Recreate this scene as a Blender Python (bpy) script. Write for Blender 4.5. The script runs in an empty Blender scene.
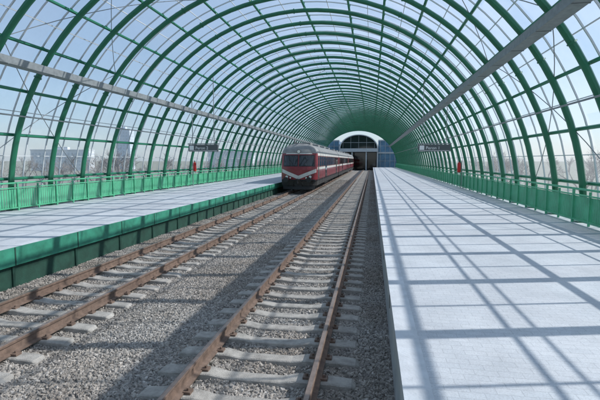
import bpy, math, random
from mathutils import Vector
random.seed(4)
S=bpy.context.scene
S.view_settings.view_transform='Standard'; S.view_settings.look='None'; S.view_settings.exposure=0
# ---------------- helpers
def mat(name, col=(.5,.5,.5), rough=.6, metal=0.0, noise=0.0, nscale=5.0, bump=0.0, bscale=40.0, col2=None, coat=0):
    m=bpy.data.materials.new(name); m.use_nodes=True; n=m.node_tree; b=n.nodes['Principled BSDF']
    b.inputs['Roughness'].default_value=rough; b.inputs['Metallic'].default_value=metal
    b.inputs['Base Color'].default_value=(*col,1)
    if coat: b.inputs['Coat Weight'].default_value=coat
    geo=n.nodes.new('ShaderNodeNewGeometry')
    if noise>0 or col2:
        t=n.nodes.new('ShaderNodeTexNoise'); t.inputs['Scale'].default_value=nscale; t.inputs['Detail'].default_value=6
        t.inputs['Roughness'].default_value=.65
        n.links.new(geo.outputs['Position'],t.inputs['Vector'])
        r=n.nodes.new('ShaderNodeValToRGB'); r.color_ramp.elements[0].position=.3; r.color_ramp.elements[1].position=.7
        c2=col2 or tuple(min(1,c*(1+noise)) for c in col)
        c1=col if col2 else tuple(c*(1-noise) for c in col)
        r.color_ramp.elements[0].color=(*c1,1); r.color_ramp.elements[1].color=(*c2,1)
        n.links.new(t.outputs['Fac'],r.inputs['Fac']); n.links.new(r.outputs['Color'],b.inputs['Base Color'])
    if bump>0:
        t=n.nodes.new('ShaderNodeTexNoise'); t.inputs['Scale'].default_value=bscale; t.inputs['Detail'].default_value=4
        n.links.new(geo.outputs['Position'],t.inputs['Vector'])
        bp=n.nodes.new('ShaderNodeBump'); bp.inputs['Strength'].default_value=bump; bp.inputs['Distance'].default_value=.02
        n.links.new(t.outputs['Fac'],bp.inputs['Height']); n.links.new(bp.outputs['Normal'],b.inputs['Normal'])
    return m
class MB:
    def __init__(s): s.v=[]; s.f=[]; s.m=[]
    def add(s,vs,fs,mi=0):
        o=len(s.v); s.v+= [tuple(v) for v in vs]
        for f in fs: s.f.append(tuple(i+o for i in f)); s.m.append(mi)
    def box(s,x0,x1,y0,y1,z0,z1,mi=0):
        s.add([(x0,y0,z0),(x1,y0,z0),(x1,y1,z0),(x0,y1,z0),(x0,y0,z1),(x1,y0,z1),(x1,y1,z1),(x0,y1,z1)],
              [(3,2,1,0),(4,5,6,7),(0,1,5,4),(1,2,6,5),(2,3,7,6),(3,0,4,7)],mi)
    def tube(s,pts,r,n=8,ref=Vector((0,0,1)),mi=0,r1=None,cap=True,ry=None):
        pts=[Vector(p) for p in pts]; N=len(pts); vs=[];fs=[]
        for i,p in enumerate(pts):
            t=(pts[min(i+1,N-1)]-pts[max(i-1,0)]).normalized()
            a=t.cross(ref)
            if a.length<1e-4: a=t.cross(Vector((1,0,0)))
            a.normalize(); b=a.cross(t).normalized()
            rr=r if r1 is None else r+(r1-r)*i/(N-1)
            rb=rr if ry is None else ry
            for k in range(n):
                th=2*math.pi*(k+.5)/n
                vs.append(p+a*math.cos(th)*rr+b*math.sin(th)*rb)
        for i in range(N-1):
            for k in range(n):
                k2=(k+1)%n
                fs.append((i*n+k,i*n+k2,(i+1)*n+k2,(i+1)*n+k))
        if cap:
            fs.append(tuple(range(n))[::-1]); fs.append(tuple((N-1)*n+k for k in range(n)))
        s.add(vs,fs,mi)
    def extr(s,prof,y0,y1,x=0,z=0,mi=0):
        n=len(prof); vs=[(x+p[0],y0,z+p[1]) for p in prof]+[(x+p[0],y1,z+p[1]) for p in prof]
        fs=[(k,(k+1)%n,n+(k+1)%n,n+k) for k in range(n)]+[tuple(range(n))[::-1],tuple(range(n,2*n))]
        s.add(vs,fs,mi)
    def obj(s,name,mats,parent=None,smooth=False,bevel=0):
        me=bpy.data.meshes.new(name); me.from_pydata(s.v,[],s.f)
        for m in (mats if isinstance(mats,list) else [mats]): me.materials.append(m)
        me.polygons.foreach_set('material_index',s.m)
        if smooth: me.polygons.foreach_set('use_smooth',[True]*len(s.f))
        me.update()
        o=bpy.data.objects.new(name,me); S.collection.objects.link(o)
        if parent: o.parent=parent
        if smooth: 
            try: me.set_sharp_from_angle(angle=math.radians(40))
            except Exception: pass
        if bevel:
            b=o.modifiers.new('bev','BEVEL'); b.width=bevel; b.segments=2; b.limit_method='ANGLE'
        return o
def empty(name,loc=(0,0,0)):
    e=bpy.data.objects.new(name,None); e.location=loc; S.collection.objects.link(e); e.empty_display_size=.2; return e

# ---------------- materials
M_green=mat('green_paint',(.014,.150,.078),.38,noise=.15,nscale=1.5)
M_green2=mat('green_paint_purlin',(.017,.175,.095),.42)
M_fence=mat('fence_green',(.085,.40,.225),.5,noise=.18,nscale=2)
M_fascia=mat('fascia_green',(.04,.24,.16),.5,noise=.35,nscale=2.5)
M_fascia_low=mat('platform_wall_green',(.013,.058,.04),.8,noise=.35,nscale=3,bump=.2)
M_white=mat('white_mullion',(.60,.62,.64),.5)
M_alu=mat('galvanised_steel',(.25,.27,.28),.5,metal=.3,noise=.2,nscale=6)
M_conc=mat('concrete',(.37,.37,.365),.85,noise=.2,nscale=2.5,bump=.3,bscale=30)
M_conc_dark=mat('concrete_stained',(.13,.13,.125),.9,noise=.3,nscale=2,bump=.3)
M_sleeper=mat('sleeper_concrete',(.355,.33,.30),.88,noise=.32,nscale=7,bump=.5,bscale=60)
M_rust=mat('rail_rust',(.165,.112,.085),.7,noise=.4,nscale=9,bump=.3,bscale=120)
M_railtop=mat('rail_head',(.32,.24,.20),.38,metal=.55,noise=.3,nscale=7)
M_black=mat('black_rubber',(.015,.015,.016),.6)
M_dark=mat('dark_underframe',(.035,.032,.03),.75,noise=.3,nscale=5)
M_red=mat('train_red',(.21,.014,.022),.34,noise=.2,nscale=2,coat=.25)
M_cream=mat('train_cream',(.60,.58,.54),.4,noise=.1)
M_roof=mat('train_roof',(.25,.25,.245),.6,noise=.25,nscale=2)
M_glassd=mat('dark_window',(.02,.025,.03),.06,coat=.5)
M_lamp=mat('lamp_glass',(.75,.75,.7),.15)
M_exred=mat('extinguisher_red',(.5,.015,.012),.35)
M_sign=mat('sign_grey',(.09,.10,.105),.5)
M_signw=mat('sign_white',(.8,.8,.8),.5)
M_blueg=mat('blue_glass',(.10,.21,.33),.25,noise=.4,nscale=.6)
M_bwhite=mat('building_panel',(.42,.46,.50),.6,noise=.1,nscale=1)
M_bedge=mat('building_roof_edge',(.55,.59,.65),.6)
M_wall1=mat('apartment_wall_hazed',(.62,.64,.66),.9,noise=.06,nscale=.2)  # distance haze is put into the pale wall colour
M_wall2=mat('tower_wall_hazed',(.56,.61,.67),.9,noise=.06,nscale=.2)  # pale to carry the haze in the colour, like the apartments
M_win=mat('apartment_window_hazed',(.48,.52,.56),.4)  # low contrast with the walls, haze mixed into the colour
M_bark=mat('bark',(.23,.195,.17),.9,noise=.3)

def paver_mat():
    m=bpy.data.materials.new('platform_pavers'); m.use_nodes=True; n=m.node_tree; b=n.nodes['Principled BSDF']; L=n.links.new
    geo=n.nodes.new('ShaderNodeNewGeometry')
    br=n.nodes.new('ShaderNodeTexBrick'); br.offset=.5
    br.inputs['Scale'].default_value=1; br.inputs['Brick Width'].default_value=.2; br.inputs['Row Height'].default_value=.1
    br.inputs['Mortar Size'].default_value=.004; br.inputs['Color1'].default_value=(.575,.60,.635,1); br.inputs['Color2'].default_value=(.62,.64,.67,1)
    br.inputs['Mortar'].default_value=(.48,.50,.53,1); br.inputs['Bias'].default_value=0
    L(geo.outputs['Position'],br.inputs['Vector'])
    t=n.nodes.new('ShaderNodeTexNoise'); t.inputs['Scale'].default_value=.7; t.inputs['Detail'].default_value=8; t.inputs['Roughness'].default_value=.7
    L(geo.outputs['Position'],t.inputs['Vector'])
    r=n.nodes.new('ShaderNodeValToRGB'); r.color_ramp.elements[0].position=.32; r.color_ramp.elements[1].position=.62
    r.color_ramp.elements[0].color=(.78,.78,.785,1); r.color_ramp.elements[1].color=(1,1,1,1)
    L(t.outputs['Fac'],r.inputs['Fac'])
    mx=n.nodes.new('ShaderNodeMix'); mx.data_type='RGBA'; mx.blend_type='MULTIPLY'; mx.inputs[0].default_value=1
    L(br.outputs['Color'],mx.inputs[6]); L(r.outputs['Color'],mx.inputs[7])
    t2=n.nodes.new('ShaderNodeTexNoise'); t2.inputs['Scale'].default_value=90; t2.inputs['Detail'].default_value=3
    L(geo.outputs['Position'],t2.inputs['Vector'])
    r2=n.nodes.new('ShaderNodeValToRGB'); r2.color_ramp.elements[0].position=.35; r2.color_ramp.elements[1].position=.6
    r2.color_ramp.elements[0].color=(.84,.84,.84,1); r2.color_ramp.elements[1].color=(1,1,1,1)
    L(t2.outputs['Fac'],r2.inputs['Fac'])
    mx2=n.nodes.new('ShaderNodeMix'); mx2.data_type='RGBA'; mx2.blend_type='MULTIPLY'; mx2.inputs[0].default_value=1
    L(mx.outputs[2],mx2.inputs[6]); L(r2.outputs['Color'],mx2.inputs[7])
    L(mx2.outputs[2],b.inputs['Base Color'])
    b.inputs['Roughness'].default_value=.7
    bp=n.nodes.new('ShaderNodeBump'); bp.inputs['Strength'].default_value=.25; bp.inputs['Distance'].default_value=.004
    L(t2.outputs['Fac'],bp.inputs['Height']); L(bp.outputs['Normal'],b.inputs['Normal'])
    return m
M_pav=paver_mat()
def glass_mat():
    m=bpy.data.materials.new('roof_glazing'); m.use_nodes=True; n=m.node_tree; n.nodes.clear(); L=n.links.new
    out=n.nodes.new('ShaderNodeOutputMaterial')
    tr=n.nodes.new('ShaderNodeBsdfTransparent'); 
    df=n.nodes.new('ShaderNodeBsdfTranslucent'); df.inputs[0].default_value=(.86,.9,.95,1)
    d2=n.nodes.new('ShaderNodeBsdfDiffuse'); d2.inputs[0].default_value=(.8,.84,.88,1)
    geo=n.nodes.new('ShaderNodeNewGeometry')
    sn=n.nodes.new('ShaderNodeVectorMath'); sn.operation='SNAP'; sn.inputs[1].default_value=(50,1,1.9)
    L(geo.outputs['Position'],sn.inputs[0])
    wn=n.nodes.new('ShaderNodeTexWhiteNoise'); L(sn.outputs[0],wn.inputs['Vector'])
    r=n.nodes.new('ShaderNodeValToRGB'); r.color_ramp.elements[0].color=(.90,.95,.98,1); r.color_ramp.elements[1].color=(.97,.985,1,1)
    L(wn.outputs['Value'],r.inputs['Fac']); L(r.outputs['Color'],tr.inputs[0])
    ns=n.nodes.new('ShaderNodeTexNoise'); ns.inputs['Scale'].default_value=.45; ns.inputs['Detail'].default_value=7; ns.inputs['Roughness'].default_value=.7
    L(geo.outputs['Position'],ns.inputs['Vector'])
    mr=n.nodes.new('ShaderNodeMapRange'); mr.inputs[1].default_value=.32; mr.inputs[2].default_value=.7; mr.inputs[3].default_value=.07; mr.inputs[4].default_value=.22
    L(ns.outputs['Fac'],mr.inputs[0])
    ad=n.nodes.new('ShaderNodeMath'); ad.operation='MULTIPLY_ADD'; ad.inputs[1].default_value=.08; L(wn.outputs['Value'],ad.inputs[0]); L(mr.outputs[0],ad.inputs[2])
    m0=n.nodes.new('ShaderNodeMixShader'); m0.inputs[0].default_value=.3; L(df.outputs[0],m0.inputs[1]); L(d2.outputs[0],m0.inputs[2])
    m1=n.nodes.new('ShaderNodeMixShader'); L(ad.outputs[0],m1.inputs[0]); L(tr.outputs[0],m1.inputs[1]); L(m0.outputs[0],m1.inputs[2])
    L(m1.outputs[0],out.inputs[0]); return m
M_glass=glass_mat()

# ---------------- constants
CX=-3.4; A=9.6; B=9.15; ZP=.65; HC=2.48
Y0=-12; Y1=112
def arc(t,e=0):
    r=math.radians(t); return (CX+(A+e)*math.cos(r), ZP+(B+e)*math.sin(r))
# ---------------- ground, viaduct
g=MB(); g.add([(-3000,-3000,-6.5),(3000,-3000,-6.5),(3000,3000,-6.5),(-3000,3000,-6.5)],[(0,1,2,3)])
g.obj('ground',mat('ground_soil',(.26,.25,.21),.95,noise=.3,nscale=.05,col2=(.19,.20,.14)))
v=MB(); v.box(-13.9,7.1,Y0-4,150,-1.1,-.45)
for y in range(-10,150,20): v.box(-10.5,3.7,y,y+1.6,-6.6,-1.1)
v.obj('viaduct',M_conc_dark)

# ---------------- platforms
p=MB()
p.box(.27,6.9,Y0,Y1-1,.45,.65-.004,0)
p.box(.50,6.85,Y0,Y1-1,.646,.65,1)
p.box(.27,.50,Y0,Y1-1,.646,.656,2)
p.box(.30,.6,Y0,Y1-1,-.45,.45,0)
y=Y0
while y<Y1-2:
    p.box(.262,.2705,y,y+.02,.45,.64,3); y+=3
p.obj('station_platform',[M_conc,M_pav,mat('coping',(.56,.58,.61),.7,noise=.15,nscale=3,bump=.2),M_conc_dark])
p=MB()
p.box(-13.7,-7.40,Y0,Y1-1,.42,.646,0)
p.box(-13.65,-7.62,Y0,Y1-1,.646,.65,1)
p.box(-7.62,-7.40,Y0,Y1-1,.646,.656,2)
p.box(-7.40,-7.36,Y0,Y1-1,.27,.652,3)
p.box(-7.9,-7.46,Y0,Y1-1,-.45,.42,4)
y=Y0
while y<Y1-2:
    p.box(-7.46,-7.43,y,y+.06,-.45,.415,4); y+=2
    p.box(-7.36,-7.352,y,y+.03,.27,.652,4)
p.obj('station_platform',[M_conc,M_pav,bpy.data.materials['coping'],M_fascia,M_fascia_low])

# ---------------- ballast
nx,ny=38,700
b=MB(); vs=[];fs=[]
rnd=random.Random(1)
def bz(x):
    z=-.235
    for c in (-1.39,-5.61):
        d=abs(x-c)
        if d<.5: z=-.25
    if abs(x+3.5)<.6: z=-.225
    return z
for j in range(ny+1):
    yy=-4+ (j/ny)*126
    for i in range(nx+1):
        xx=-7.75+8.05*i/nx
        vs.append((xx,yy,bz(xx)+rnd.uniform(-.014,.014)+.018*math.sin(yy*1.3+xx*2.1)*math.sin(xx*1.7-yy*.6)))
for j in range(ny):
    for i in range(nx):
        a=j*(nx+1)+i; fs.append((a,a+1,a+nx+2,a+nx+1))
b.add(vs,fs)
def stone_mat(inst):
    m=bpy.data.materials.new('ballast_stone' if inst else 'ballast_bed'); m.use_nodes=True; n=m.node_tree; bs=n.nodes['Principled BSDF']; L=n.links.new
    geo=n.nodes.new('ShaderNodeNewGeometry')
    r=n.nodes.new('ShaderNodeValToRGB')
    r.color_ramp.elements[0].color=(.20,.188,.176,1); r.color_ramp.elements[1].color=(.54,.51,.48,1)
    e=r.color_ramp.elements.new(.5); e.color=(.34,.317,.295,1)
    e=r.color_ramp.elements.new(.8); e.color=(.40,.365,.33,1)
    if inst:
        at=n.nodes.new('ShaderNodeAttribute'); at.attribute_type='INSTANCER'; at.attribute_name='rnd'
        L(at.outputs['Fac'],r.inputs['Fac'])
    else:
        vo=n.nodes.new('ShaderNodeTexVoronoi'); vo.inputs['Scale'].default_value=20
        L(geo.outputs['Position'],vo.inputs['Vector'])
        se=n.nodes.new('ShaderNodeSeparateColor'); L(vo.outputs['Color'],se.inputs[0]); L(se.outputs[0],r.inputs['Fac'])
        bp=n.nodes.new('ShaderNodeBump'); bp.invert=True; bp.inputs['Strength'].default_value=1; bp.inputs['Distance'].default_value=.03
        L(vo.outputs['Distance'],bp.inputs['Height']); L(bp.outputs['Normal'],bs.inputs['Normal'])
    ns=n.nodes.new('ShaderNodeTexNoise'); ns.inputs['Scale'].default_value=.55; ns.inputs['Detail'].default_value=5
    L(geo.outputs['Position'],ns.inputs['Vector'])
    r2=n.nodes.new('ShaderNodeValToRGB'); r2.color_ramp.elements[0].position=.35; r2.color_ramp.elements[1].position=.62
    r2.color_ramp.elements[0].color=(.80,.755,.71,1); r2.color_ramp.elements[1].color=(1.0,1.0,1.0,1)
    L(ns.outputs['Fac'],r2.inputs['Fac'])
    mx=n.nodes.new('ShaderNodeMix'); mx.data_type='RGBA'; mx.blend_type='MULTIPLY'; mx.inputs[0].default_value=1
    L(r.outputs['Color'],mx.inputs[6]); L(r2.outputs['Color'],mx.inputs[7])
    L(mx.outputs[2],bs.inputs['Base Color']); bs.inputs['Roughness'].default_value=.9
    return m
M_bed=stone_mat(False); M_stone=stone_mat(True)
bo=b.obj('gravel_ballast',M_bed)
ng=bpy.data.node_groups.new('stones','GeometryNodeTree')
ng.interface.new_socket('Geometry',in_out='INPUT',socket_type='NodeSocketGeometry'); ng.interface.new_socket('Geometry',in_out='OUTPUT',socket_type='NodeSocketGeometry')
N=ng.nodes; L=ng.links.new
gi=N.new('NodeGroupInput'); go=N.new('NodeGroupOutput')
pos=N.new('GeometryNodeInputPosition'); sep=N.new('ShaderNodeSeparateXYZ'); L(pos.outputs[0],sep.inputs[0])
mr=N.new('ShaderNodeMapRange'); mr.inputs[1].default_value=10; mr.inputs[2].default_value=45; mr.inputs[3].default_value=980; mr.inputs[4].default_value=110
L(sep.outputs['Y'],mr.inputs[0])
d=N.new('GeometryNodeDistributePointsOnFaces'); L(gi.outputs[0],d.inputs['Mesh']); L(mr.outputs[0],d.inputs['Density'])
sel=N.new('FunctionNodeCompare'); sel.data_type='FLOAT'; sel.operation='LESS_THAN'; L(sep.outputs['Y'],sel.inputs[0]); sel.inputs[1].default_value=60
sel2=N.new('FunctionNodeCompare'); sel2.data_type='FLOAT'; sel2.operation='GREATER_THAN'; L(sep.outputs['Y'],sel2.inputs[0]); sel2.inputs[1].default_value=2.2
an=N.new('FunctionNodeBooleanMath'); an.operation='AND'; L(sel.outputs[0],an.inputs[0]); L(sel2.outputs[0],an.inputs[1]); L(an.outputs[0],d.inputs['Selection'])
ico=N.new('GeometryNodeMeshIcoSphere'); ico.inputs['Radius'].default_value=.024; ico.inputs['Subdivisions'].default_value=2
sp=N.new('GeometryNodeSetPosition'); nz=N.new('ShaderNodeTexNoise'); nz.inputs['Scale'].default_value=30; nz.inputs['Detail'].default_value=0
sub=N.new('ShaderNodeVectorMath'); sub.operation='SUBTRACT'; sub.inputs[1].default_value=(.5,.5,.5); L(nz.outputs['Color'],sub.inputs[0])
sc=N.new('ShaderNodeVectorMath'); sc.operation='SCALE'; sc.inputs['Scale'].default_value=.045; L(sub.outputs[0],sc.inputs[0])
L(ico.outputs[0],sp.inputs['Geometry']); L(sc.outputs[0],sp.inputs['Offset'])
ss=N.new('GeometryNodeSetShadeSmooth'); ss.inputs['Shade Smooth'].default_value=False; L(sp.outputs[0],ss.inputs['Geometry'])
sm=N.new('GeometryNodeSetMaterial'); sm.inputs['Material'].default_value=M_stone; L(ss.outputs[0],sm.inputs[0])
ip=N.new('GeometryNodeInstanceOnPoints'); L(d.outputs['Points'],ip.inputs['Points']); L(sm.outputs[0],ip.inputs['Instance'])
rr=N.new('FunctionNodeRandomValue'); rr.data_type='FLOAT_VECTOR'; rr.inputs[0].default_value=(0,0,0); rr.inputs[1].default_value=(6.28,6.28,6.28); L(rr.outputs[0],ip.inputs['Rotation'])
rs=N.new('FunctionNodeRandomValue'); rs.data_type='FLOAT_VECTOR'; rs.inputs[0].default_value=(.6,.6,.5); rs.inputs[1].default_value=(1.45,1.3,1.1); rs.inputs['Seed'].default_value=3; L(rs.outputs[0],ip.inputs['Scale'])
ra=N.new('FunctionNodeRandomValue'); ra.data_type='FLOAT'; ra.inputs['Seed'].default_value=7
st=N.new('GeometryNodeStoreNamedAttribute'); st.data_type='FLOAT'; st.domain='INSTANCE'; st.inputs['Name'].default_value='rnd'
L(ip.outputs[0],st.inputs['Geometry']); L(ra.outputs[1],st.inputs['Value'])
jn=N.new('GeometryNodeJoinGeometry'); L(st.outputs[0],jn.inputs[0]); L(gi.outputs[0],jn.inputs[0]); L(jn.outputs[0],go.inputs[0])
mo=bo.modifiers.new('stones','NODES'); mo.node_group=ng

# ---------------- tracks
foot=[(-.075,-.165),(.075,-.165),(.075,-.150),(.012,-.132),(.010,-.05),(.034,-.036),(.036,-.006),(.028,.0),(-.028,.0),(-.036,-.006),(-.034,-.036),(-.010,-.05),(-.012,-.132),(-.075,-.150)]
for c in (-1.39,-5.61):
    tr=empty('railway_track')
    m=MB()
    for s in (-1,1):
        m.extr(foot,-4,122,x=c+s*.75)
        m.box(c+s*.75-.026,c+s*.75+.026,-4,122,.0005,.003,1)
    m.obj('rails',[M_rust,M_railtop],tr)
    m=MB(); f=MB(); y=-3.7
    while y<121:
        w=rnd.uniform(-.014,.014); dz=rnd.uniform(-.010,.003); cc=c+rnd.uniform(-.02,.02)
        secs=[(-1.25,.085,-.215),(-1.20,.11,-.178),(-.95,.115,-.165),(-.55,.115,-.165),(-.35,.10,-.20),(.35,.10,-.20),(.55,.115,-.165),(.95,.115,-.165),(1.20,.11,-.178),(1.25,.085,-.215)]
        vs=[];fs=[]
        for (sx,hw,zt) in secs:
            zt+=dz
            vs+=[(cc+sx,y-hw-.02+w,-.36),(cc+sx,y-hw+w,zt-.012),(cc+sx,y-hw+.015+w,zt),(cc+sx,y+hw-.015+w,zt),(cc+sx,y+hw+w,zt-.012),(cc+sx,y+hw+.02+w,-.36)]
        for i in range(len(secs)-1):
            a=i*6
            for k in range(5): fs.append((a+k,a+k+6,a+k+7,a+k+1))
        fs+=[(0,1,2,3,4,5),tuple(54+k for k in (5,4,3,2,1,0))]
        m.add(vs,fs)
        if y<60:
            for s in (-1,1):
                for q in (-1,1):
                    X=c+s*.75+q*.105
                    f.box(X-.045,X+.045,y-.05+w,y+.05+w,-.175,-.14)
                    f.tube([(X,y+w,-.145),(X,y+w,-.11)],.018,6,Vector((1,0,0)))
        y+=.55
    m.obj('sleepers',M_sleeper,tr); f.obj('rail_clips',M_rust,tr)

# ---------------- canopy
can=empty('arched_canopy')
ribs=MB(); mull=MB(); pur=MB(); gls=MB(); brace=MB()
ribY=[Y0+.1+2*i for i in range(int((Y1-Y0)/2)+1)]
TT=[i*3.75 for i in range(49)]
for y in ribY:
    ribs.tube([(arc(t)[0],y,arc(t)[1]) for t in TT],.095,8,Vector((0,1,0)),ry=.115)
    for t in (31,62,93,118,149):
        ribs.tube([(arc(t-.14)[0],y,arc(t-.14)[1]),(arc(t+.14)[0],y,arc(t+.14)[1])],.122,10,Vector((0,1,0)),ry=.14)
    for s in (0,180):
        x,z=arc(s); ribs.box(x-.22,x+.22,y-.18,y+.18,.651,.68)
    mull.tube([(arc(t,.40)[0],y,arc(t,.40)[1]) for t in TT],.03,4,Vector((0,1,0)),cap=False)
    mull.tube([(arc(t,.40)[0],y+1,arc(t,.40)[1]) for t in TT],.028,4,Vector((0,1,0)),cap=False)
TL=[7,17,27,37,47,57,67,77,90,103,113,123,133,143,153,163,173]
for t in TL:
    x,z=arc(t,.20); pur.tube([(x,Y0,z),(x,Y1,z)],.058,6,Vector((0,0,1)))
    for y in ribY:
        xa,za=arc(t,.1); xb,zb=arc(t,.42); pur.tube([(xa,y,za),(xb,y,zb)],.03,5,Vector((0,1,0)),cap=False)
for i in range(len(TL)-1):
    t=(TL[i]+TL[i+1])/2; x,z=arc(t,.39); mull.tube([(x,Y0,z),(x,Y1,z)],.02,4)
for k in range(0,len(ribY)-4,12):
    for (ta,tb) in ((7,37),(37,67),(67,90),(173,143),(143,113),(113,90)):
        for (ya,yb) in ((ribY[k],ribY[k+3]),(ribY[k+3],ribY[k])):
            P=[(arc(ta+(tb-ta)*q/8,.06)[0], ya+(yb-ya)*q/8, arc(ta+(tb-ta)*q/8,.06)[1]) for q in range(9)]
            brace.tube(P,.014,5,Vector((0,1,0)))
vs=[];fs=[]
GT=[-2+i*4 for i in range(47)]
for t in GT:
    x,z=arc(t,.45); vs+=[(x,Y0,z),(x,Y1,z)]
for i in range(len(GT)-1): fs.append((2*i,2*i+1,2*i+3,2*i+2))
gls.add(vs,fs)
ribs.obj('ribs',M_green,can,True); mull.obj('glazing_bars',M_white,can); pur.obj('purlins',M_green2,can,True)
gls.obj('glazing',M_glass,can,True); brace.obj('bracing_rods',M_alu,can)
for t in (35,147):
    m=MB(); x,z=arc(t,-.38)
    m.box(x-.17,x+.17,Y0,Y1,z-.01,z+.012); m.box(x-.185,x-.172,Y0,Y1,z-.01,z+.22); m.box(x+.172,x+.185,Y0,Y1,z-.01,z+.22)
    m.box(x-.17,x+.17,Y0,Y1,z+.20,z+.215)  # lid and tall sides deepen the tray to widen its cast shadow
    for y in ribY:
        xa,za=arc(t,-.05); m.tube([(x,y+.16,z+.1),(xa,y+.12,za)],.018,5,Vector((0,1,0)))
        m.box(x-.19,x+.19,y-.02,y+.02,z-.025,z-.012)
    m.obj('cable_tray',M_alu)
for t in (22,158):
    m=MB(); x,z=arc(t,-.2); m.tube([(x,Y0,z),(x,Y1,z)],.028,6); 
    for y in ribY: m.tube([(x,y,z),(arc(t)[0],y,arc(t)[1])],.012,4,Vector((0,1,0)))
    m.obj('conduit_pipe',M_alu)

# ---------------- fences
for x,s in ((CX-9.3,1),(CX+9.3,-1)):
    fe=empty('platform_fence'); m=MB(); q=MB()
    for y in ribY:
        m.box(x-.03,x+.03,y-.03,y+.03,.651,1.64); 
        m.box(x-.025,x+.025,y+.975,y+1.025,.651,1.60)
    m.tube([(x,Y0,1.65),(x,Y1,1.65)],.032,8); m.box(x-.02,x+.02,Y0,Y1,1.46,1.50); m.box(x-.02,x+.02,Y0,Y1,.74,.78)
    y=Y0
    while y<Y1:
        w=.085 if y<60 else .16
        q.box(x-s*.032-.006,x-s*.032+.006,y,y+w,.72,1.44); y+=w*1.3
    m.obj('frame',M_fence,fe); q.obj('slats',M_fence,fe)
    c=MB(); c.box(x-s*.45-.12,x-s*.45+.12,Y0,Y1,.66,.76); c.obj('concrete_kerb',M_conc)

# ---------------- hanging signs
def sign(x,y,txt):
    e=empty('hanging_platform_sign',(x,y,0)); m=MB()
    m.box(-.95,.95,-.08,.08,3.0,3.42)
    o=m.obj('sign_box',M_sign,e,bevel=.02)
    m=MB()
    m.box(-.9,.9,-.084,-.0805,3.035,3.06); m.box(-.88,-.60,-.088,-.0815,3.1,3.36)
    m.obj('sign_face',M_signw,e)
    m=MB()
    for q in (-.7,.7):
        zz=ZP+B*math.sqrt(max(0,1-((x+q-CX)/A)**2))
        m.tube([(q,0,3.42),(q,0,zz)],.022,8,Vector((1,0,0)))
    m.box(-1.02,1.02,-.03,.03,3.44,3.5)
    m.obj('hangers',M_alu,e)
    tc=bpy.data.curves.new('sign_text','FONT'); tc.body=txt; tc.size=.26; tc.extrude=.002; tc.materials.append(M_signw)
    t=bpy.data.objects.new('sign_text',tc); S.collection.objects.link(t); t.parent=e; t.rotation_euler=(math.pi/2,0,0); t.location=(-.5,-.085,3.13)
sign(-10.3,26.1,'Peron 2'); sign(3.75,28.1,'Peron 1')
def exting(x,y,s):
    e=empty('fire_extinguisher',(x,y,.25)); m=MB()
    prof=[(0,1.42),(.10,1.43),(.11,1.5),(.11,1.95),(.09,2.03),(.04,2.08),(.03,2.12),(0,2.13)]
    n=14; vs=[(r*math.cos(2*math.pi*k/n),r*math.sin(2*math.pi*k/n),z) for r,z in prof for k in range(n)]
    fs=[(i*n+k,i*n+(k+1)%n,(i+1)*n+(k+1)%n,(i+1)*n+k) for i in range(len(prof)-1) for k in range(n)]
    m.add(vs,fs); m.obj('cylinder_body',M_exred,e,True)
    m=MB(); m.box(-.02,.02,-.1,.06,2.12,2.16); m.box(-.02,.02,-.12,.03,2.18,2.2); m.tube([(0,-.04,2.12),(.08,-.1,2.1),(.13,-.1,1.9),(.12,-.08,1.6)],.014,6,Vector((0,1,0)))
    m.obj('valve_and_hose',M_black,e)
    m=MB(); m.box(-.13,.13,-.12,.13,1.38,1.405)
    m.box(-s*.16-.02,-s*.16+.02,-.02,.02,.401,2.2)
    m.box(min(0,-s*.17),max(0,-s*.17),.09,.12,1.8,1.84); m.box(-s*.16-.02,-s*.16+.02,.02,.12,1.8,1.84)
    m.obj('bracket_post',M_alu,e)
exting(CX-9.0,29.7,1); exting(CX+9.0,30,-1)

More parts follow.
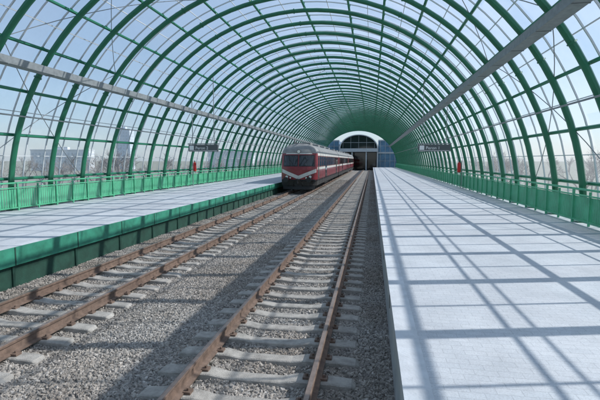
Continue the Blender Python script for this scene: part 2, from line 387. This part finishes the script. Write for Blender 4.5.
# ---------------- train
def wz(z):
    if z<=2.85: return 1.43-(.04*max(0,(1.1-z)/.6) if z<1.1 else 0)
    q=min(1,(z-2.85)/.93); return 1.43*max(0,1-q**2.3)**(1/2.3)
def fy(x,z):
    r=.55*abs(x/1.43)**3.2
    if z>1.85: r+=.28*(min(z,3.0)-1.85)/1.15
    if z>3.0: r+=.75*((z-3.0)/.78)**2
    if z<1.0: r+=.12*(1-z)
    return r
ZR=[.5,.75,.92,1.2,1.5,1.72,1.92,2.2,2.5,2.82,2.9,3.0,3.12,3.25,3.38,3.5,3.6,3.68,3.74,3.775]
def colr(z):
    if z<.93: return 3
    if z<1.72: return 0
    if z<1.92: return 1
    if z<2.82: return 0
    if z<3.0: return 1
    return 2
def car(name,y0,ln,cab):
    e=empty(name,(-5.61,y0,0)); m=MB()
    U=[-1+2*i/20 for i in range(21)]
    nose=(lambda x,z: fy(x,z)) if cab else (lambda x,z:0.0)
    for s in (-1,1):
        vs=[];fs=[]
        for z in ZR:
            w=wz(z); vs+=[(s*w,nose(w,z),z),(s*w,1.6,z),(s*w,ln,z)]
        for j in range(len(ZR)-1):
            for k in (0,1):
                a=j*3+k; m.add([vs[a],vs[a+1],vs[a+4],vs[a+3]],[(0,1,2,3) if s>0 else (3,2,1,0)],colr((ZR[j]+ZR[j+1])/2))
    m.add([(-.02,nose(0,3.775),3.775),(.02,nose(0,3.775),3.775),(.02,ln,3.775),(-.02,ln,3.775)],[(0,1,2,3)],2)
    for end in (0,1):
        f=nose if end==0 else (lambda x,z:ln)
        for j in range(len(ZR)-1):
            for i in range(20):
                P=[]
                for (u,z) in ((U[i],ZR[j]),(U[i+1],ZR[j]),(U[i+1],ZR[j+1]),(U[i],ZR[j+1])):
                    x=u*wz(z); P.append((x,f(x,z),z))
                zc=(ZR[j]+ZR[j+1])/2
                mi=colr(zc)
                if cab and end==0 and 1.72<zc<3.0: mi=0
                m.add(P,[(0,1,2,3) if end==0 else (3,2,1,0)],mi)
    m.obj('body',[M_red,M_cream,M_roof,M_dark],e,True)
    w=MB(); fr=MB()
    for s in (-1,1):
        X=s*1.43
        def quad(mb,ya,yb,za,zb,off,mi=0):
            xo=X+s*off
            vs=[(xo,ya,za),(xo,yb,za),(xo,yb,zb),(xo,ya,zb)]
            mb.add(vs,[(0,1,2,3) if s>0 else (3,2,1,0)],mi)
        y=2.0
        quad(fr,.95,1.65,1.02,2.78,.006); quad(w,1.05,1.55,2.02,2.70,.012)
        i=0
        while y+1.5<ln-.8:
            if i in (3,11):
                quad(fr,y,y+1.3,.95,2.78,.006); quad(w,y+.1,y+.6,1.3,2.68,.012); quad(w,y+.7,y+1.2,1.3,2.68,.012)
            else:
                quad(fr,y+.04,y+1.31,1.96,2.79,.006); quad(w,y+.10,y+1.25,2.02,2.73,.012)
                fr.box(min(X,X+s*.02),max(X,X+s*.02),y+.1,y+1.25,2.47,2.50)
            y+=1.5; i+=1
    w.obj('side_windows',M_glassd,e); fr.obj('window_frames',M_dark,e)
    if cab:
        w=MB(); ch=MB(); frm=MB()
        def patch(mb,pts,off,nu=8,nv=4):
            G=[]
            for j in range(nv+1):
                for i in range(nu+1):
                    u=i/nu; v=j/nv
                    x=(1-v)*((1-u)*pts[0][0]+u*pts[1][0])+v*((1-u)*pts[3][0]+u*pts[2][0])
                    z=(1-v)*((1-u)*pts[0][1]+u*pts[1][1])+v*((1-u)*pts[3][1]+u*pts[2][1])
                    G.append((x,fy(x,z)-off,z))
            mb.add(G,[(j*(nu+1)+i,j*(nu+1)+i+1,(j+1)*(nu+1)+i+1,(j+1)*(nu+1)+i) for j in range(nv) for i in range(nu)])
        for s in (-1,1):
            P=[(s*.04,1.98),(s*1.24,1.98),(s*1.20,2.86),(s*.04,2.86)]
            if s<0: P=[P[1],P[0],P[3],P[2]]
            patch(frm,P,.012)
            P=[(s*.09,2.04),(s*1.17,2.04),(s*1.14,2.80),(s*.09,2.80)]
            if s<0: P=[P[1],P[0],P[3],P[2]]
            patch(w,P,.028)
            P=[(0,.98),(s*1.36,1.52),(s*1.36,1.80),(0,1.26)]
            if s<0: P=[P[1],P[0],P[3],P[2]]
            patch(ch,P,.015,10,3)
        patch(ch,[(-1.05,2.93),(1.05,2.93),(1.0,3.02),(-1.0,3.02)],.02,12,2)
        w.obj('windscreen',M_glassd,e,True); ch.obj('chevron_stripe',M_cream,e,True); frm.obj('windscreen_frame',M_black,e,True)
        l=MB(); k=MB()
        for s in (-1,1):
            for (lx,lz,r) in ((.92,1.18,.13),(.62,1.10,.08)):
                yb=fy(lx,lz)
                l.tube([(s*lx,yb-.07,lz),(s*lx,yb+.02,lz)],r*.8,14); k.tube([(s*lx,yb-.05,lz),(s*lx,yb+.1,lz)],r,14)
            k.tube([(s*.88,-.50,1.0-.02),(s*.88,-.1,.98)],.06,10); k.tube([(s*.88,-.58,.98),(s*.88,-.5,.98)],.2,18); k.tube([(s*.88,-.15,.98),(s*.88,.3,.98)],.1,10)
            k.tube([(s*.3,fy(.3,2.0)-.05,1.98),(s*.75,fy(.6,2.6)-.06,2.55)],.012,5,Vector((0,1,0)))
        yb=fy(0,3.12); l.tube([(0,yb-.1,3.13),(0,yb+.1,3.13)],.12,14); k.tube([(0,yb-.06,3.13),(0,yb+.2,3.13)],.15,14)
        k.box(-.12,.12,-.35,.4,.86,1.02); k.box(-.05,.05,-.5,-.3,.7,1.05)
        k.tube([(.3,-.08,.9),(.32,-.2,.6),(.35,.0,.45)],.025,6); k.tube([(-.3,-.08,.9),(-.32,-.2,.6),(-.35,.0,.45)],.025,6)
        k.box(-1.3,1.3,-.02,.4,.88,.97)
        k.add([(-1.25,.35,.2),(0,-.1,.2),(1.25,.35,.2),(1.3,.4,.52),(0,.0,.52),(-1.3,.4,.52)],[(0,1,4,5),(1,2,3,4)])
        l.obj('headlights',M_lamp,e,True); k.obj('buffers_and_coupler',M_black,e,True)
    u=MB()
    u.box(-1.15,1.15,.6,ln-.4,.55,.9)
    u.box(-1.25,1.25,7.5,10.5,.32,.6); u.box(-1.2,1.2,12,14,.35,.6)
    for yb in (3.4,ln-3.4):
        for dy in (-1.2,1.2):
            for s in (-1,1):
                u.tube([(s*.70,yb+dy,.44),(s*.83,yb+dy,.44)],.44,20)
                u.box(s*1.0-.1,s*1.0+.1,yb+dy-.16,yb+dy+.16,.3,.58)
            u.tube([(-.7,yb+dy,.44),(.7,yb+dy,.44)],.08,8)
        for s in (-1,1): u.box(s*1.0-.06,s*1.0+.06,yb-1.7,yb+1.7,.5,.68)
    u.obj('bogies_and_underframe',M_dark,e)
    r=MB()
    for q in (3.2,8.5,14,19):
        if q+1.6<ln: r.box(-.5,.5,q,q+1.5,3.7,3.93)
    if cab:
        r.tube([(-.55,1.6,3.7),(-.55,1.6,4.15)],.07,8,Vector((1,0,0))); r.tube([(-.35,1.2,3.88),(-.35,1.75,3.86)],.05,8,r1=.03); r.box(-.6,-.2,1.4,1.9,3.6,3.85)
    r.obj('roof_units',M_roof,e,bevel=.04)
    if not cab:
        k=MB(); k.box(-.7,.7,-.75,-.0,.95,3.1); k.obj('gangway_bellows',M_black,e)
car('railcar_train',33.6,22.4,True); 
car('railcar_train',56.7,22.4,False); car('railcar_train',79.8,22.4,False)

# ---------------- terminal building at the end
be=empty('station_building'); yb=114
m=MB(); d_=MB(); bl=MB(); fr=MB(); ed=MB()
n=28; R1,R2=4.9,4.65; zs=5.4; KY=.72
def ba(t,r): return (CX+r*math.cos(t), zs+r*KY*math.sin(t))
vs=[]
for i in range(n+1):
    t=math.pi*i/n
    xo,zo=ba(t,R1); xi,zi=ba(t,R2)
    vs+=[(xo,yb-.8,zo),(xi,yb-.8,zi),(xo,yb+14,zo),(xi,yb+14,zi)]
fs=[]
for i in range(n):
    a=4*i; fs+=[(a,a+1,a+5,a+4),(a,a+4,a+6,a+2),(a+1,a+3,a+7,a+5),(a+2,a+6,a+7,a+3)]
ed.add(vs,fs)
m.box(CX-4.9,CX+4.9,yb-.9,yb+14,4.55,5.4)
for x in (-4.9,-1.8,1.8,4.6): m.box(CX+x,CX+x+.3,yb-.6,yb-.2,-.45,4.55)
vs=[(CX,yb,zs+.01)]+[(ba(math.pi*i/n,R2)[0],yb,ba(math.pi*i/n,R2)[1]) for i in range(n+1)]
d_.add(vs,[(0,i+1,i+2) for i in range(n)])
for x in range(-4,5,2):
    h=zs+KY*math.sqrt(max(0,R2**2-x*x)); fr.box(CX+x-.03,CX+x+.03,yb-.08,yb-.01,zs,h-.05)
for z in (6.9,): 
    w=math.sqrt(R2**2-((z-zs)/KY)**2)-.05; fr.box(CX-w,CX+w,yb-.07,yb-.015,z-.04,z+.04)
m.box(-15,CX-4.95,yb+.3,yb+12,7.3,7.6); m.box(CX+4.95,9,yb+.3,yb+12,7.3,7.6)
m.box(CX+4.95,9,yb+.25,yb+.48,4.1,4.5); m.box(-15,CX-4.95,yb+.25,yb+.48,4.1,4.5)
bl.box(-15,CX-5.0,yb+.5,yb+11.5,-.45,7.3); bl.box(CX+5.0,9,yb+.5,yb+11.5,-.45,7.3)
for x in [-14.5+i*1.2 for i in range(6)]+[2.1+i*1.2 for i in range(6)]: fr.box(x-.04,x+.04,yb+.38,yb+.49,-.4,7.3)
for z in (2.2,6.0): fr.box(-15,CX-5.0,yb+.4,yb+.488,z,z+.07); fr.box(CX+5.0,9,yb+.4,yb+.488,z,z+.07)
d_.box(CX-4.9,CX+4.9,yb+6,yb+6.3,2.6,4.54); d_.box(CX-4.9,CX+4.9,yb+13,yb+13.3,-.45,4.54)  # dark boxes inside the passage stand in for shade in the opening
ed.obj('roof_edge',M_bedge,be); m.obj('floor_band_and_columns',M_bwhite,be); d_.obj('glazing_and_opening_shade',M_glassd,be); bl.obj('blue_curtain_wall',M_blueg,be); fr.obj('mullions',M_bwhite,be)

# ---------------- background buildings, trees
def block(name,x,y,w,dp,h,mt,fl=3.0,yaw=0):
    e=empty(name,(x,y,-6.5)); e.rotation_euler=(0,0,yaw); m=MB(); q=MB()
    m.box(-w/2,w/2,-dp/2,dp/2,0,h); m.box(-w/2-.3,w/2+.3,-dp/2-.3,dp/2+.3,h,h+.7)
    m.box(-w*.15,w*.1,-dp*.2,dp*.2,h+.7,h+3)
    z=1.2
    while z<h-1.8:
        x0=-w/2+1
        while x0<w/2-1.6:
            q.box(x0,x0+1.5,-dp/2-.05,dp/2+.05,z,z+1.5); x0+=2.8
        y0=-dp/2+1
        while y0<dp/2-1.6:
            q.box(-w/2-.05,w/2+.05,y0,y0+1.5,z,z+1.5); y0+=2.8
        z+=fl
    m.obj('walls',mt,e); q.obj('windows',M_win,e)
block('apartment_building',-260,340,46,14,17,M_wall1,yaw=.3)
block('apartment_building',-400,300,60,15,19,M_wall1,yaw=-.2)
block('office_tower',-238,400,13,13,38,M_wall2,yaw=.2)
block('apartment_building',-140,430,45,14,17,M_wall1,yaw=.1)
block('apartment_building',250,430,60,15,18,M_wall1,yaw=-.3)
def tree_mesh(seed):
    R=random.Random(seed); m=MB()
    def br(p,dr,ln,r,dep):
        q=p+dr*ln; mid=p+dr*ln*.5+Vector((R.uniform(-1,1),R.uniform(-1,1),0))*ln*.06
        m.tube([p,mid,q],r,5 if dep>3 else 3,Vector((.3,.8,.1)),r1=r*.6,cap=False)
        if dep==0: return
        k=3 if dep>3 else R.choice((3,4))
        for i in range(k):
            nd=(dr+Vector((R.gauss(0,.45),R.gauss(0,.45),R.gauss(.08,.3)))).normalized()
            br(p+dr*ln*R.uniform(.55,1),nd,ln*R.uniform(.6,.8),r*.58,dep-1)
    br(Vector((0,0,0)),Vector((0,0,1)),3.2,.22,5)
    return m
tms=[tree_mesh(s) for s in (1,2,3)]
base=[t.obj('bare_tree',M_bark) for t in tms]
R=random.Random(9)
spots=[]
for i in range(100):
    side=-1 if i%7<4 else 1
    spots.append((side*R.uniform(32,100)-3,R.uniform(25,220)))
for i,(x,y) in enumerate(spots):
    if i<3: o=base[i]
    else: o=bpy.data.objects.new('bare_tree',base[i%3].data); S.collection.objects.link(o)
    o.location=(x,y,-6.5); s=R.uniform(.95,1.4); o.scale=(s,s,s); o.rotation_euler=(0,0,R.uniform(0,6.28))

# ---------------- light, world, camera
sd=Vector((1.14,.36,1.0)).normalized()
sl=bpy.data.lights.new('sun','SUN'); sl.energy=5.0; sl.angle=math.radians(.5); sl.color=(1,.965,.92)
so=bpy.data.objects.new('sun',sl); S.collection.objects.link(so); so.rotation_euler=sd.to_track_quat('Z','Y').to_euler()
W=bpy.data.worlds.new('World'); S.world=W; W.use_nodes=True; n=W.node_tree
bg=n.nodes['Background']; sk=n.nodes.new('ShaderNodeTexSky'); sk.sky_type='NISHITA'; sk.sun_disc=False
sk.sun_elevation=math.asin(sd.z); sk.sun_rotation=math.atan2(sd.x,sd.y); sk.dust_density=.5; sk.air_density=1.1; sk.ozone_density=2.5
# thin even haze mixed into the clear-sky model
hz=n.nodes.new('ShaderNodeMix'); hz.data_type='RGBA'; hz.inputs[0].default_value=.5
n.links.new(sk.outputs[0],hz.inputs[6]); hz.inputs[7].default_value=(3.5,4.6,6.2,1)
n.links.new(hz.outputs[2],bg.inputs[0]); bg.inputs[1].default_value=.145
cd=bpy.data.cameras.new('camera'); cam=bpy.data.objects.new('camera',cd); S.collection.objects.link(cam); S.camera=cam
cd.sensor_width=36; cd.lens=26.4; cd.clip_start=.05; cd.clip_end=6000
cam.location=(0,0,HC); cam.rotation_euler=(math.radians(90-5.2),0,math.radians(9.25))
